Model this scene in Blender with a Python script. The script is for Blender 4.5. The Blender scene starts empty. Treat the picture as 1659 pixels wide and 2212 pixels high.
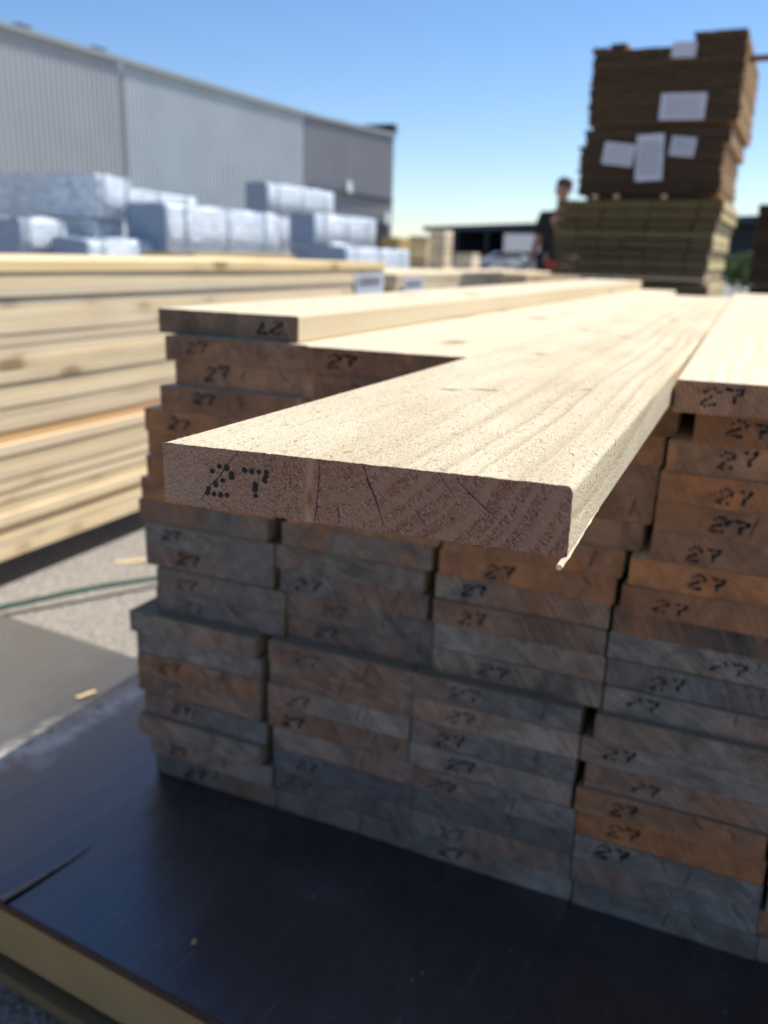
import bpy, bmesh, math, random
from mathutils import Vector, Matrix, noise
R = math.radians
C = bpy.context.scene.collection
sc = bpy.context.scene
rnd = random.Random(27)

# ------------------------------------------------------------------ camera
cam = bpy.data.cameras.new('camera'); camo = bpy.data.objects.new('camera', cam); C.objects.link(camo)
YAW, PIT, ROL = R(23.795), R(16.523), R(1.611)
fw = Vector((-math.sin(YAW)*math.cos(PIT), math.cos(YAW)*math.cos(PIT), -math.sin(PIT)))
r0 = Vector((math.cos(YAW), math.sin(YAW), 0)); u0 = r0.cross(fw)
rt = r0*math.cos(ROL)+u0*math.sin(ROL); up = -r0*math.sin(ROL)+u0*math.cos(ROL)
M = Matrix((rt, up, -fw)).transposed().to_4x4(); M.translation = Vector((0.7963, -0.9855, 0.1151))
camo.matrix_world = M
cam.sensor_fit = 'VERTICAL'; cam.sensor_height = 36; cam.sensor_width = 27
cam.lens = 1879.35/2212*36
cam.clip_start = 0.01; cam.clip_end = 3000
cam.dof.use_dof = True; cam.dof.focus_distance = 0.48; cam.dof.aperture_fstop = 6.6
sc.camera = camo
# ------------------------------------------------------------------ light
SX, SY = .37, .62
w = bpy.data.worlds.new('World'); sc.world = w; w.use_nodes = True
nt = w.node_tree; bg = nt.nodes['Background']
sky = nt.nodes.new('ShaderNodeTexSky'); sky.sky_type = 'NISHITA'; sky.sun_disc = False
sky.sun_elevation = math.atan(1/math.hypot(SX, SY)); sky.sun_rotation = math.atan2(SX, SY)
sky.altitude = 100; sky.air_density = 1.0; sky.dust_density = 0.05; sky.ozone_density = 1.7
hs = nt.nodes.new('ShaderNodeHueSaturation'); hs.inputs['Saturation'].default_value = 1.16; nt.links.new(sky.outputs[0], hs.inputs['Color'])
mx = nt.nodes.new('ShaderNodeMix'); mx.data_type = 'RGBA'; mx.blend_type = 'MULTIPLY'; mx.inputs[0].default_value = 1; nt.links.new(hs.outputs[0], mx.inputs[6]); mx.inputs[7].default_value = (.92, .945, 1.06, 1)
nt.links.new(mx.outputs[2], bg.inputs[0]); bg.inputs[1].default_value = 0.095
sun = bpy.data.lights.new('sun', 'SUN'); sun.energy = 4.8; sun.angle = R(0.5); sun.color = (1, .955, .87)
so = bpy.data.objects.new('sun', sun); C.objects.link(so)
so.rotation_euler = Vector((SX, SY, 1)).to_track_quat('Z', 'Y').to_euler()
sc.view_settings.view_transform = 'Standard'; sc.view_settings.look = 'None'
sc.view_settings.exposure = 0.5; sc.view_settings.gamma = 1
G = -0.87          # ground level (z = 0 is the top of the near stack)

# ------------------------------------------------------------------ helpers
def tag(o, label=None, cat=None, group=None, kind=None):
    if label: o['label'] = label
    if cat: o['category'] = cat
    if group: o['group'] = group
    if kind: o['kind'] = kind
    return o
def empty(name, loc=(0, 0, 0), rz=0, **k):
    o = bpy.data.objects.new(name, None); C.objects.link(o); o.location = loc; o.rotation_euler = (0, 0, rz)
    o.empty_display_size = .1
    return tag(o, **k)
def link(name, me, parent=None, **k):
    o = bpy.data.objects.new(name, me); C.objects.link(o)
    if parent: o.parent = parent
    return tag(o, **k)
def mesh(name, bm, mats, smooth=False):
    me = bpy.data.meshes.new(name); bm.to_mesh(me); bm.free()
    for m in (mats if isinstance(mats, (list, tuple)) else [mats]): me.materials.append(m)
    if smooth:
        for p in me.polygons: p.use_smooth = True
    return me
def obj(name, bm, mats, parent=None, smooth=False, **k):
    return link(name, mesh(name, bm, mats, smooth), parent, **k)
def box(bm, x0, x1, y0, y1, z0, z1, mi=0, M=None, ends=False):
    v = [bm.verts.new((x, y, z)) for x in (x0, x1) for y in (y0, y1) for z in (z0, z1)]
    if M is not None:
        for q in v: q.co = M @ q.co
    for f in ((0, 1, 3, 2), (4, 6, 7, 5), (0, 4, 5, 1), (2, 3, 7, 6), (0, 2, 6, 4), (1, 5, 7, 3)):
        fa = bm.faces.new([v[i] for i in f]); fa.material_index = 1 if ends and f in ((0, 4, 5, 1), (2, 3, 7, 6)) else mi
    return v
def bbox(x0, x1, y0, y1, z0, z1, bev=.003, seg=2, mi=0):
    bm = bmesh.new(); box(bm, x0, x1, y0, y1, z0, z1, mi)
    bmesh.ops.bevel(bm, geom=bm.edges[:], offset=bev, segments=seg, affect='EDGES', profile=.6)
    return bm
def tube(bm, pts, rad, n=10, mi=0):
    rings = []
    for i, p in enumerate(pts):
        p = Vector(p); a = Vector(pts[max(i-1, 0)]); b = Vector(pts[min(i+1, len(pts)-1)])
        t = (b-a).normalized(); s = t.cross(Vector((0, 0, 1)))
        if s.length < .01: s = t.cross(Vector((1, 0, 0)))
        s.normalize(); q = s.cross(t); rr = rad[i] if isinstance(rad, (list, tuple)) else rad
        rings.append([bm.verts.new(p+s*rr*math.cos(2*math.pi*k/n)+q*rr*math.sin(2*math.pi*k/n)) for k in range(n)])
    for a, b in zip(rings, rings[1:]):
        for k in range(n):
            f = bm.faces.new((a[k], a[(k+1) % n], b[(k+1) % n], b[k])); f.material_index = mi
    bm.faces.new(rings[0][::-1]).material_index = mi; bm.faces.new(rings[-1]).material_index = mi

# ------------------------------------------------------------------ node helpers
class NT:
    def __init__(s, name, rough=.7, spec=.3):
        s.m = bpy.data.materials.new(name); s.m.use_nodes = True; s.t = s.m.node_tree
        s.b = s.t.nodes['Principled BSDF']; s.b.inputs['Roughness'].default_value = rough
        s.b.inputs['Specular IOR Level'].default_value = spec
    def n(s, typ, **k):
        o = s.t.nodes.new('ShaderNode'+typ)
        for a, v in k.items(): setattr(o, a, v)
        return o
    def l(s, a, b): s.t.links.new(a, b)
    def inp(s, sock, v):
        if hasattr(v, 'is_linked') or isinstance(v, bpy.types.NodeSocket): s.l(v, sock)
        else: sock.default_value = v
    def math(s, op, a, b=None, c=None, clamp=False):
        o = s.n('Math', operation=op); o.use_clamp = clamp
        for i, v in enumerate((a, b, c)):
            if v is not None: s.inp(o.inputs[i], v)
        return o.outputs[0]
    def vmath(s, op, a, b=None):
        o = s.n('VectorMath', operation=op); s.inp(o.inputs[0], a)
        if b is not None: s.inp(o.inputs[1], b)
        return o.outputs['Value' if op in ('LENGTH', 'DISTANCE', 'DOT_PRODUCT') else 'Vector']
    def sep(s, v):
        o = s.n('SeparateXYZ'); s.l(v, o.inputs[0]); return o.outputs
    def comb(s, x, y, z):
        o = s.n('CombineXYZ')
        for i, v in enumerate((x, y, z)): s.inp(o.inputs[i], v)
        return o.outputs[0]
    def noise(s, vec, scale=5, detail=3, rough=.5, dist=0):
        o = s.n('TexNoise'); s.l(vec, o.inputs['Vector']); o.inputs['Scale'].default_value = scale
        o.inputs['Detail'].default_value = detail; o.inputs['Roughness'].default_value = rough
        o.inputs['Distortion'].default_value = dist
        return o.outputs['Fac']
    def ramp(s, fac, stops, interp='LINEAR'):
        o = s.n('ValToRGB'); s.l(fac, o.inputs[0]); cr = o.color_ramp; cr.interpolation = interp
        while len(cr.elements) < len(stops): cr.elements.new(.5)
        for e, (p, c) in zip(cr.elements, stops):
            e.position = p; e.color = (c, c, c, 1) if isinstance(c, (int, float)) else (*c, 1)
        return o.outputs[0]
    def mix(s, fac, a, b, mode='MIX'):
        o = s.n('Mix', data_type='RGBA', blend_type=mode); s.inp(o.inputs[0], fac)
        for i, v in ((6, a), (7, b)):
            if isinstance(v, tuple): v = (*v, 1) if len(v) == 3 else v
            s.inp(o.inputs[i], v)
        return o.outputs[2]
    def bump(s, h, strength=.3, dist=.001, normal=None):
        o = s.n('Bump'); o.inputs['Strength'].default_value = strength; o.inputs['Distance'].default_value = dist
        s.l(h, o.inputs['Height'])
        if normal is not None: s.l(normal, o.inputs['Normal'])
        return o.outputs[0]
    def col(s, v):
        s.inp(s.b.inputs['Base Color'], (*v, 1) if isinstance(v, tuple) else v); return s
    def nrm(s, v): s.l(v, s.b.inputs['Normal']); return s
    def objc(s): return s.n('TexCoord').outputs['Object']
    def info(s): return s.n('ObjectInfo')

def plain(name, c, rough=.6, spec=.3, metal=0, var=.15, scale=8, bump=0):
    t = NT(name, rough, spec); co = t.objc()
    n = t.noise(co, scale, 5, .6)
    a = tuple(x*(1-var) for x in c); b = tuple(min(1, x*(1+var)) for x in c)
    t.col(t.ramp(n, [(.3, a), (.7, b)])); t.b.inputs['Metallic'].default_value = metal
    if bump: t.nrm(t.bump(t.noise(co, scale*6, 5, .6), .5, bump))
    return t.m

def rings(t, x, y, z, freq, seedx, warp=.006, yfreq=1.2):
    """distance from the pith, wobbling along the board"""
    w1 = t.noise(t.comb(t.math('MULTIPLY', x, 6.), t.math('MULTIPLY', y, yfreq), t.math('MULTIPLY', z, 6.)), 1., 2, .5)
    w1 = t.math('MULTIPLY', t.math('SUBTRACT', w1, .5), warp*8)
    r = t.vmath('LENGTH', t.comb(t.math('ADD', x, seedx), 0., t.math('ADD', z, t.math('MULTIPLY', w1, .5))))
    r = t.math('ADD', r, t.math('MULTIPLY', w1, .35))
    return t.math('FRACT', t.math('MULTIPLY', r, freq))

def timber(name, base, dark, rough=.75, knot=1., freq=150, fuzz=.35, tint=True):
    t = NT(name, rough, .2); co = t.objc(); inf = t.info(); s = t.sep(co)
    rn = inf.outputs['Random']
    y = t.math('ADD', s[1], t.math('MULTIPLY', rn, 37.)); x = s[0]; z = t.math('SUBTRACT', s[2], t.math('MULTIPLY', rn, .05))
    sx = t.math('MULTIPLY', t.math('SUBTRACT', t.math('FRACT', t.math('MULTIPLY', rn, 7.3)), .2), -.35)
    fr = rings(t, x, y, z, freq, sx)
    ring = t.ramp(fr, [(0, 0), (.55, .15), (.9, 1), (1, 0)])
    soft = t.noise(t.comb(t.math('MULTIPLY', x, 22.), t.math('MULTIPLY', y, 1.3), t.math('MULTIPLY', z, 22.)), 1., 4, .6)
    fib = t.noise(t.comb(t.math('MULTIPLY', x, 900.), t.math('MULTIPLY', y, 60.), t.math('MULTIPLY', z, 900.)), 1., 3, .6)
    c = t.mix(t.math('MULTIPLY', ring, .5), base, dark)
    c = t.mix(t.ramp(soft, [(.35, 0), (.7, .55)]), c, tuple(d*.6+b*.4 for d, b in zip(dark, base)))
    c = t.mix(t.ramp(fib, [(.35, .22), (.6, 0)]), c, dark)
    # knots go right through the board
    vo = t.n('TexVoronoi'); vo.inputs['Scale'].default_value = 1.
    t.l(t.comb(t.math('MULTIPLY', x, 7.), t.math('MULTIPLY', y, 3.6), t.math('MULTIPLY', z, 5.)), vo.inputs['Vector'])
    k = t.ramp(vo.outputs['Distance'], [(.0, 1), (.055*knot, .9), (.10*knot, .15), (.2*knot, 0)])
    c = t.mix(t.math('MULTIPLY', k, .75), c, (.20, .10, .045))
    if tint: c = t.mix(1., c, inf.outputs['Color'], 'MULTIPLY')
    t.col(c)
    n1 = t.bump(t.math('ADD', t.math('MULTIPLY', fib, 1.), t.math('MULTIPLY', ring, .6)), fuzz, .0012)
    t.nrm(n1); return t.m

M_pale = timber('pale_sawn_timber', (.80, .64, .42), (.60, .38, .18))
M_leftpack = timber('sunlit_pine', (.91, .78, .56), (.74, .55, .34), knot=2.4, freq=160)
M_yellow = timber('yellow_timber', (.62, .43, .17), (.45, .28, .10))
M_bearer = timber('bearer_timber', (.37, .27, .135), (.24, .155, .07))
M_green = timber('treated_timber', (.74, .60, .35), (.46, .35, .19))
M_brown = timber('brown_treated_timber', (.16, .10, .055), (.08, .05, .028))
M_endshade = timber('shaded_end_grain', (.075, .050, .033), (.03, .022, .016), fuzz=.1)  # shade on the pack fronts is put into this end colour
M_endgreen = timber('shaded_greenish_end_grain', (.15, .115, .060), (.08, .06, .032), fuzz=.1)  # greenish ends painted darker to carry the shade on the fronts
M_brownlit = timber('tan_treated_timber', (.50, .33, .17), (.30, .19, .10))

# end grain: object colour is the main tone, object property "wear" pushes towards grey
def endgrain():
    t = NT('weathered_end_grain', .85, .15); co = t.objc(); inf = t.info(); s = t.sep(co); rn = inf.outputs['Random']
    x = s[0]; z = s[2]
    at = t.n('Attribute', attribute_type='OBJECT', attribute_name='wear')
    at2 = t.n('Attribute', attribute_type='OBJECT', attribute_name='second')
    off = t.math('MULTIPLY', rn, 53.)
    v = t.comb(t.math('ADD', x, off), off, z)
    cz = t.math('SUBTRACT', t.math('FRACT', t.math('MULTIPLY', rn, 5.7)), .35)
    r = t.vmath('LENGTH', t.comb(t.math('SUBTRACT', x, t.math('MULTIPLY', t.math('FRACT', t.math('MULTIPLY', rn, 3.1)), .2)), 0.,
                                 t.math('ADD', z, t.math('MULTIPLY', cz, .22))))
    r = t.math('ADD', r, t.math('MULTIPLY', t.noise(v, 14., 2), .012))
    ring = t.ramp(t.math('FRACT', t.math('MULTIPLY', r, 210.)), [(0, 0), (.5, .1), (.88, 1), (1, 0)])
    patch = t.noise(v, 9., 5, .65, 1.2)
    c = t.mix(t.ramp(patch, [(.42, 0), (.62, .85)]), inf.outputs['Color'], at2.outputs['Color'])
    fleck = t.noise(v, 60., 5, .7)
    c = t.mix(t.ramp(fleck, [(.3, .30), (.45, 0)]), c, (.045, .035, .03))
    c = t.mix(t.ramp(fleck, [(.55, 0), (.8, .22)]), c, (.42, .33, .26))
    c = t.mix(t.math('MULTIPLY', ring, .42), c, (.05, .028, .018))
    c = t.mix(t.ramp(t.noise(v, 22., 4, .65, 1.), [(.35, .5), (.6, 0)]), c, (.055, .045, .038))
    hr = t.ramp(r, [(.03, .35), (.10, 0)]); c = t.mix(hr, c, (.30, .12, .05))
    # circular-saw marks running obliquely
    ag = t.math('ADD', .25, t.math('MULTIPLY', t.math('FRACT', t.math('MULTIPLY', rn, 11.7)), 1.0))
    ag = t.math('ADD', ag, t.math('MULTIPLY', x, t.math('SUBTRACT', t.math('FRACT', t.math('MULTIPLY', rn, 17.1)), .3)))
    d = t.math('ADD', t.math('MULTIPLY', x, t.math('SINE', ag)), t.math('MULTIPLY', z, t.math('COSINE', ag)))
    saw = t.noise(t.comb(t.math('MULTIPLY', d, 420.), t.math('MULTIPLY', x, 12.), off), 1., 2, .6)
    c = t.mix(t.math('MULTIPLY', t.ramp(saw, [(.4, 1), (.55, 0)]), t.math('ADD', .06, t.math('MULTIPLY', at.outputs['Fac'], .34))), c, (.03, .035, .05))
    c = t.mix(t.math('MULTIPLY', t.ramp(saw, [(.55, 0), (.72, 1)]), .13), c, (.5, .46, .42))
    t.col(c)
    t.nrm(t.bump(t.math('ADD', saw, t.math('MULTIPLY', fleck, 1.2)), .5, .0012))
    return t.m
M_end = endgrain()
M_ink = plain('black_stamp_ink', (.006, .008, .012), .5)
M_inkblue = plain('faded_stamp_ink', (.018, .024, .05), .6)
M_crack = plain('dark_crack', (.022, .010, .007), .9)

# ------------------------------------------------------------------ ground
t = NT('asphalt', .9, .25); co = t.objc()
n1 = t.noise(co, 110., 4, .8); n2 = t.noise(co, 2.2, 4, .6); n3 = t.noise(co, 45., 3, .7)
vo = t.n('TexVoronoi'); vo.inputs['Scale'].default_value = 110.; t.l(co, vo.inputs['Vector'])
c = t.ramp(n1, [(.32, (.10, .095, .088)), (.5, (.29, .27, .24)), (.68, (.62, .56, .49))])
c = t.mix(t.ramp(n2, [(.35, .0), (.7, .35)]), c, (.22, .20, .18))
c = t.mix(t.ramp(n3, [(.45, 0), (.75, .35)]), c, (.50, .41, .32))
c = t.mix(t.ramp(vo.outputs['Distance'], [(.12, .8), (.25, 0)]), c, (.34, .32, .29))
t.col(c); t.nrm(t.bump(t.math('ADD', n1, t.math('MULTIPLY', vo.outputs['Distance'], .8)), .8, .006))
M_asph = t.m
bm = bmesh.new(); box(bm, -900, 900, -400, 1400, G-.5, G)
obj('ground', bm, M_asph, kind='structure')

# ------------------------------------------------------------------ black faced sheet under the stack, and its bearers
t = NT('black_phenolic_film', .33, 1.0); t.b.inputs['Coat Weight'].default_value = .6; t.b.inputs['Coat IOR'].default_value = 1.6; t.b.inputs['IOR'].default_value = 1.6; t.b.inputs['Coat Roughness'].default_value = .22; co = t.objc(); s = t.sep(co)
v = t.comb(t.math('MULTIPLY', s[0], 26.), t.math('MULTIPLY', s[1], 1.6), 0.)
gr = t.noise(v, 1., 4, .6); du = t.noise(co, 3.2, 6, .65, .4); sp = t.noise(co, 95., 3, .7)
sv = t.comb(t.math('MULTIPLY', s[0], 240.), t.math('MULTIPLY', s[1], 7.), 0.); sc_ = t.noise(sv, 1., 2, .5)
c = t.mix(t.ramp(gr, [(.35, 0), (.7, 1)]), (.004, .007, .011), (.010, .013, .018))
dust = t.math('MULTIPLY', t.ramp(du, [(.46, 0), (.72, .4)]), t.ramp(sp, [(.35, .2), (.6, 1)]))
c = t.mix(t.math('MULTIPLY', dust, .55), c, (.17, .16, .15))
c = t.mix(t.ramp(t.math('ADD', t.math('MULTIPLY', s[0], -1.), t.math('MULTIPLY', t.math('SUBTRACT', du, .5), .5)), [(.0, 0), (.45, .6)]), c, (.115, .112, .108))  # scuffed film paler to the left, with the reflection painted into the colour
c = t.mix(t.ramp(sc_, [(.64, 0), (.72, .30)]), c, (.16, .15, .14))
vs = t.n('TexVoronoi'); vs.inputs['Scale'].default_value = 55.; t.l(t.vmath('MULTIPLY', co, (1., .8, 0.)), vs.inputs['Vector'])
c = t.mix(t.math('MULTIPLY', t.ramp(vs.outputs['Distance'], [(.07, 1), (.12, 0)]), t.ramp(t.noise(co, 7., 3, .6), [(.5, 0), (.62, .8)])), c, (.30, .27, .23))
sm = t.noise(t.comb(t.math('MULTIPLY', s[0], 8.), t.math('MULTIPLY', s[1], 2.2), 0.), 1., 5, .7, 1.2)
c = t.mix(t.ramp(sm, [(.54, 0), (.74, .2)]), c, (.06, .06, .06))
# pale scuff of sawdust dragged across the sheet beside the stack
dx = t.math('SUBTRACT', s[0], -.265); dx = t.math('ADD', dx, t.math('MULTIPLY', t.math('SUBTRACT', t.noise(co, 9., 3), .5), .16))
band = t.math('MULTIPLY', t.ramp(t.math('ABSOLUTE', dx), [(.0, 1), (.05, 0)]), t.ramp(t.noise(co, 26., 4, .75), [(.38, 0), (.55, 1)]))
c = t.mix(t.math('MULTIPLY', band, .9), c, (.62, .58, .52))
t.col(c); t.inp(t.b.inputs['Roughness'], t.ramp(du, [(.3, .26), (.7, .52)])); t.inp(t.b.inputs['Coat Roughness'], t.ramp(sm, [(.35, .16), (.7, .42)]))
t.nrm(t.bump(t.math('ADD', gr, t.math('MULTIPLY', sp, .12)), .35, .004))
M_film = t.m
M_plyedge = plain('brown_ply_edge', (.055, .028, .018), .6, var=.3, scale=40)
M_fray = plain('frayed_ply', (.30, .24, .19), .9, var=.3, scale=80)
Z0 = -.6884
sh = empty('plywood_sheet', (.0, -.338, Z0), R(-5.0), label='black film-faced plywood sheet lying under the near stack of boards', cat='plywood sheet')
bm = bmesh.new()
box(bm, -1.15, 1.35, 0, .60, -.0150, 0)
bmesh.ops.bevel(bm, geom=bm.edges[:], offset=.0015, segments=2, affect='EDGES')
for f in bm.faces:
    if f.normal.z < .5: f.material_index = 1
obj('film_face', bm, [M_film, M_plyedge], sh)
bm = bmesh.new()                                    # split running back from the front edge, its lip curled up
P = [(0.0, -.0005), (.004, .03), (.006, .06), (.0085, .10), (.009, .135)]
wd = [.0045, .0035, .003, .0016, .0002]
up_ = []
for (x, y), q in zip(P, wd): up_.append((bm.verts.new((x-q, y, .0006)), bm.verts.new((x+q, y, .0006))))
for a, b in zip(up_, up_[1:]): bm.faces.new((a[0], a[1], b[1], b[0])).material_index = 0
pv = None
for (x, y), q in zip(P, wd):
    a = bm.verts.new((x-q-.011*(1-y/.14), y, .0004)); b = bm.verts.new((x-q-.001, y, .0042*(1-y/.14)+.0006)); d = bm.verts.new((x-q, y, .0007))
    if pv:
        bm.faces.new((pv[0], pv[1], b, a)).material_index = 1; bm.faces.new((pv[1], pv[2], d, b)).material_index = 1
    pv = (a, b, d)
obj('split', bm, [M_crack, M_fray], sh, label='dark split with a frayed lip running back from the front edge')
# two long bearers carry the sheet, flat battens under the front one
def bearer(name, x0, x1, y0, y1, z0, z1, loc, rz, mat, label):
    o = obj(name, bbox(x0, x1, y0, y1, z0, z1, .004), mat, label=label, cat='bearer'); o.location = loc; o.rotation_euler = (0, 0, rz); return o
bearer('timber_bearer', -1.2, 1.4, .006, .10, -.0975, -.0155, (0, -.338, Z0), R(-5), M_bearer, 'long yellowish timber bearer under the front edge of the black sheet').color = (.9, .9, .85, 1)
bearer('timber_bearer', -1.2, 1.4, .46, .56, -.1815, -.0155, (0, -.338, Z0), R(-5), M_bearer, 'long timber bearer under the rear edge of the black sheet').color = (.8, .8, .8, 1)
bearer('batten', -1.1, 1.4, -.012, .085, -.122, -.104, (0, -.338, Z0), R(-5), M_bearer, 'thin flat batten lying on the ground below the front bearer').color = (.45, .45, .45, 1)
bearer('timber_bearer', -.05, 1.15, 1.35, 1.45, -.1815, -.0005, (0, 0, Z0), 0, M_bearer, 'bearer across the middle of the near stack').color = (.8, .8, .8, 1)
bearer('timber_bearer', -.05, 1.15, 2.55, 2.65, -.1815, -.0005, (0, 0, Z0), 0, M_bearer, 'bearer across the far end of the near stack').color = (.8, .8, .8, 1)

# ------------------------------------------------------------------ board meshes
W, T, L = .2215, .0338, 2.96
DOTS = [(.0317, -.0129), (.0362, -.0099), (.0408, -.0104), (.0439, -.0133), (.0438, -.0152), (.0383, -.0177), (.0338, -.0203), (.029, -.0234),
        (.0283, -.0255), (.0324, -.0258), (.0367, -.0257), (.0408, -.0254), (.052, -.0103), (.0564, -.0104), (.0607, -.0104), (.0651, -.0102),
        (.0648, -.0125), (.0641, -.0147), (.0584, -.0176), (.0583, -.0199), (.0584, -.0235)]
def stamp_mesh(seed, mat, r=.00150, jit=.0006, flip=False, blot=1., drop=0.):
    q = random.Random(seed); bm = bmesh.new()
    cx, cz = .0465, -.018
    for x, z in DOTS + [(.0463, -.0125) , (.036, -.019), (.0313, -.0218), (.0540, -.0103), (.0645, -.0114), (.0611, -.0162), (.0583, -.0218)]:
        x += q.uniform(-jit, jit); z += q.uniform(-jit, jit); rr = r*q.uniform(.7, 1.3)*blot
        if q.random() < drop: continue
        if flip: x, z = 2*cx-x, 2*cz-z
        n = 11; ph = q.uniform(0, 6)
        rad = [rr*q.uniform(.82, 1.18) for _ in range(n)]
        a = [bm.verts.new((x-cx+rad[k]*math.cos(ph+2*math.pi*k/n), -.0003, z-cz+rad[k]*math.sin(ph+2*math.pi*k/n))) for k in range(n)]
        b = [bm.verts.new((v.co.x, .0004, v.co.z)) for v in a]
        bm.faces.new(a)
        for k in range(n): bm.faces.new((a[k], b[k], b[(k+1) % n], a[(k+1) % n]))
    bmesh.ops.recalc_face_normals(bm, faces=bm.faces)
    return mesh('stamp', bm, mat)
M_inkfade = plain('worn_stamp_ink', (.045, .045, .055), .7, var=.4, scale=200)
STB = [stamp_mesh(i, M_ink, blot=(1.25, 1.05, 1.35, 1.15)[i % 4], drop=(0, .15, .05, .22)[i % 4]) for i in range(8)]
STG = [stamp_mesh(i+19, (M_inkblue, M_inkfade)[i % 2], blot=(1.3, 1.1, 1.45, 1.2)[i % 4], drop=(.05, .2, .1, .3)[i % 4]) for i in range(8)]
STF = stamp_mesh(31, M_ink, flip=True, blot=1.35)

def board_mesh(seed, w=W, th=T, ln=L, mat=None, bow=.0012):
    """sawn board, origin at its front lower-left corner; x width, y length"""
    q = random.Random(seed); bm = bmesh.new(); N = 24
    rc = .0022
    prof = []
    for cx, cz, a0 in ((w-rc, th-rc, 0), (rc, th-rc, 90), (rc, rc, 180), (w-rc, rc, 270)):
        for k in range(4): a = R(a0+30*k); prof.append((cx+rc*math.cos(a), cz+rc*math.sin(a)))
    # extra points along wide faces for cupping and chips
    full = []
    for i in range(len(prof)):
        a = prof[i]; b = prof[(i+1) % len(prof)]; full.append(a)
        if math.hypot(a[0]-b[0], a[1]-b[1]) > .05:
            for k in range(1, 16): full.append((a[0]+(b[0]-a[0])*k/16, a[1]+(b[1]-a[1])*k/16))
    cup = q.uniform(-.0006, .0006); wob = [q.uniform(-bow, bow) for _ in range(5)]
    rings_ = []
    for j in range(N+1):
        y = ln*(j/N)**1.4; u = y/ln*4; k = min(int(u), 3); f_ = u-k; dz = wob[k]*(1-f_)+wob[k+1]*f_
        ring = []
        for x, z in full:
            e = q.uniform(-.0006, .0006) if j == 0 else 0
            zz = z + cup*(1-((x-w/2)/(w/2))**2) * (1 if abs(z-th/2) > .01 else 0)
            ring.append(bm.verts.new((x+dz*.6, y+abs(e)*1.2, zz+(e*.5 if j == 0 else 0))))
        rings_.append(ring)
    n = len(full)
    for a, b in zip(rings_, rings_[1:]):
        for k in range(n): bm.faces.new((a[k], a[(k+1) % n], b[(k+1) % n], b[k]))
    f = bm.faces.new(rings_[0][::-1]); f.material_index = 1
    f = bm.faces.new(rings_[-1]); f.material_index = 1
    bmesh.ops.recalc_face_normals(bm, faces=bm.faces)
    me = mesh('board', bm, [mat or M_pale, M_end]); return me
BM = [board_mesh(i) for i in range(7)]
ORD = 'first second third fourth fifth sixth seventh eighth ninth tenth eleventh twelfth thirteenth fourteenth fifteenth sixteenth seventeenth eighteenth nineteenth twentieth twenty-first twenty-second twenty-third twenty-fourth twenty-fifth twenty-sixth'.split()
WARM = [(0.384, 0.173, 0.083), (0.436, 0.173, 0.068), (0.345, 0.168, 0.088), (0.461, 0.203, 0.083), (0.308, 0.156, 0.088), (0.423, 0.227, 0.127)]
GREY = [(0.207, 0.183, 0.156), (0.256, 0.232, 0.201), (0.122, 0.112, 0.098), (0.317, 0.262, 0.213), (0.287, 0.22, 0.171), (0.177, 0.171, 0.171)]
# left ends of the boards of each column, top layer first (metres)
X1 = [.023, .033, .013, -.016, -.017, -.017, -.03, -.037, -.027, -.03, -.010, -.012, -.046, -.041, -.041, -.045, -.034, -.04, -.024, -.017]
X2 = [.2475, .258, .25, .236, .228, .222, .215, .207, .197, .203, .214, .214, .194, .196, .192, .191, .2, .201, .201, .206]
X3 = [None, .485, .474, .472, .470, .462, .444, .439, .436, .434, .4365, .437, .4165, .418, .416, .416, .4225, .4235, .4235, .4275]
X4 = [.7045, .726, .702, .698, .697, .696, .677, .670, .662, .659, .6605, .661, .656, .643, .650, .642, .6455, .647, .6465, .651]
X5 = [.931, .955, .93, .926, .925, .92, .905, .898, .89, .886, .89, .89, .884, .872, .878, .87, .873, .875, .868, .873]
COLN = ['leftmost', 'second', 'third', 'fourth', 'rightmost']
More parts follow.
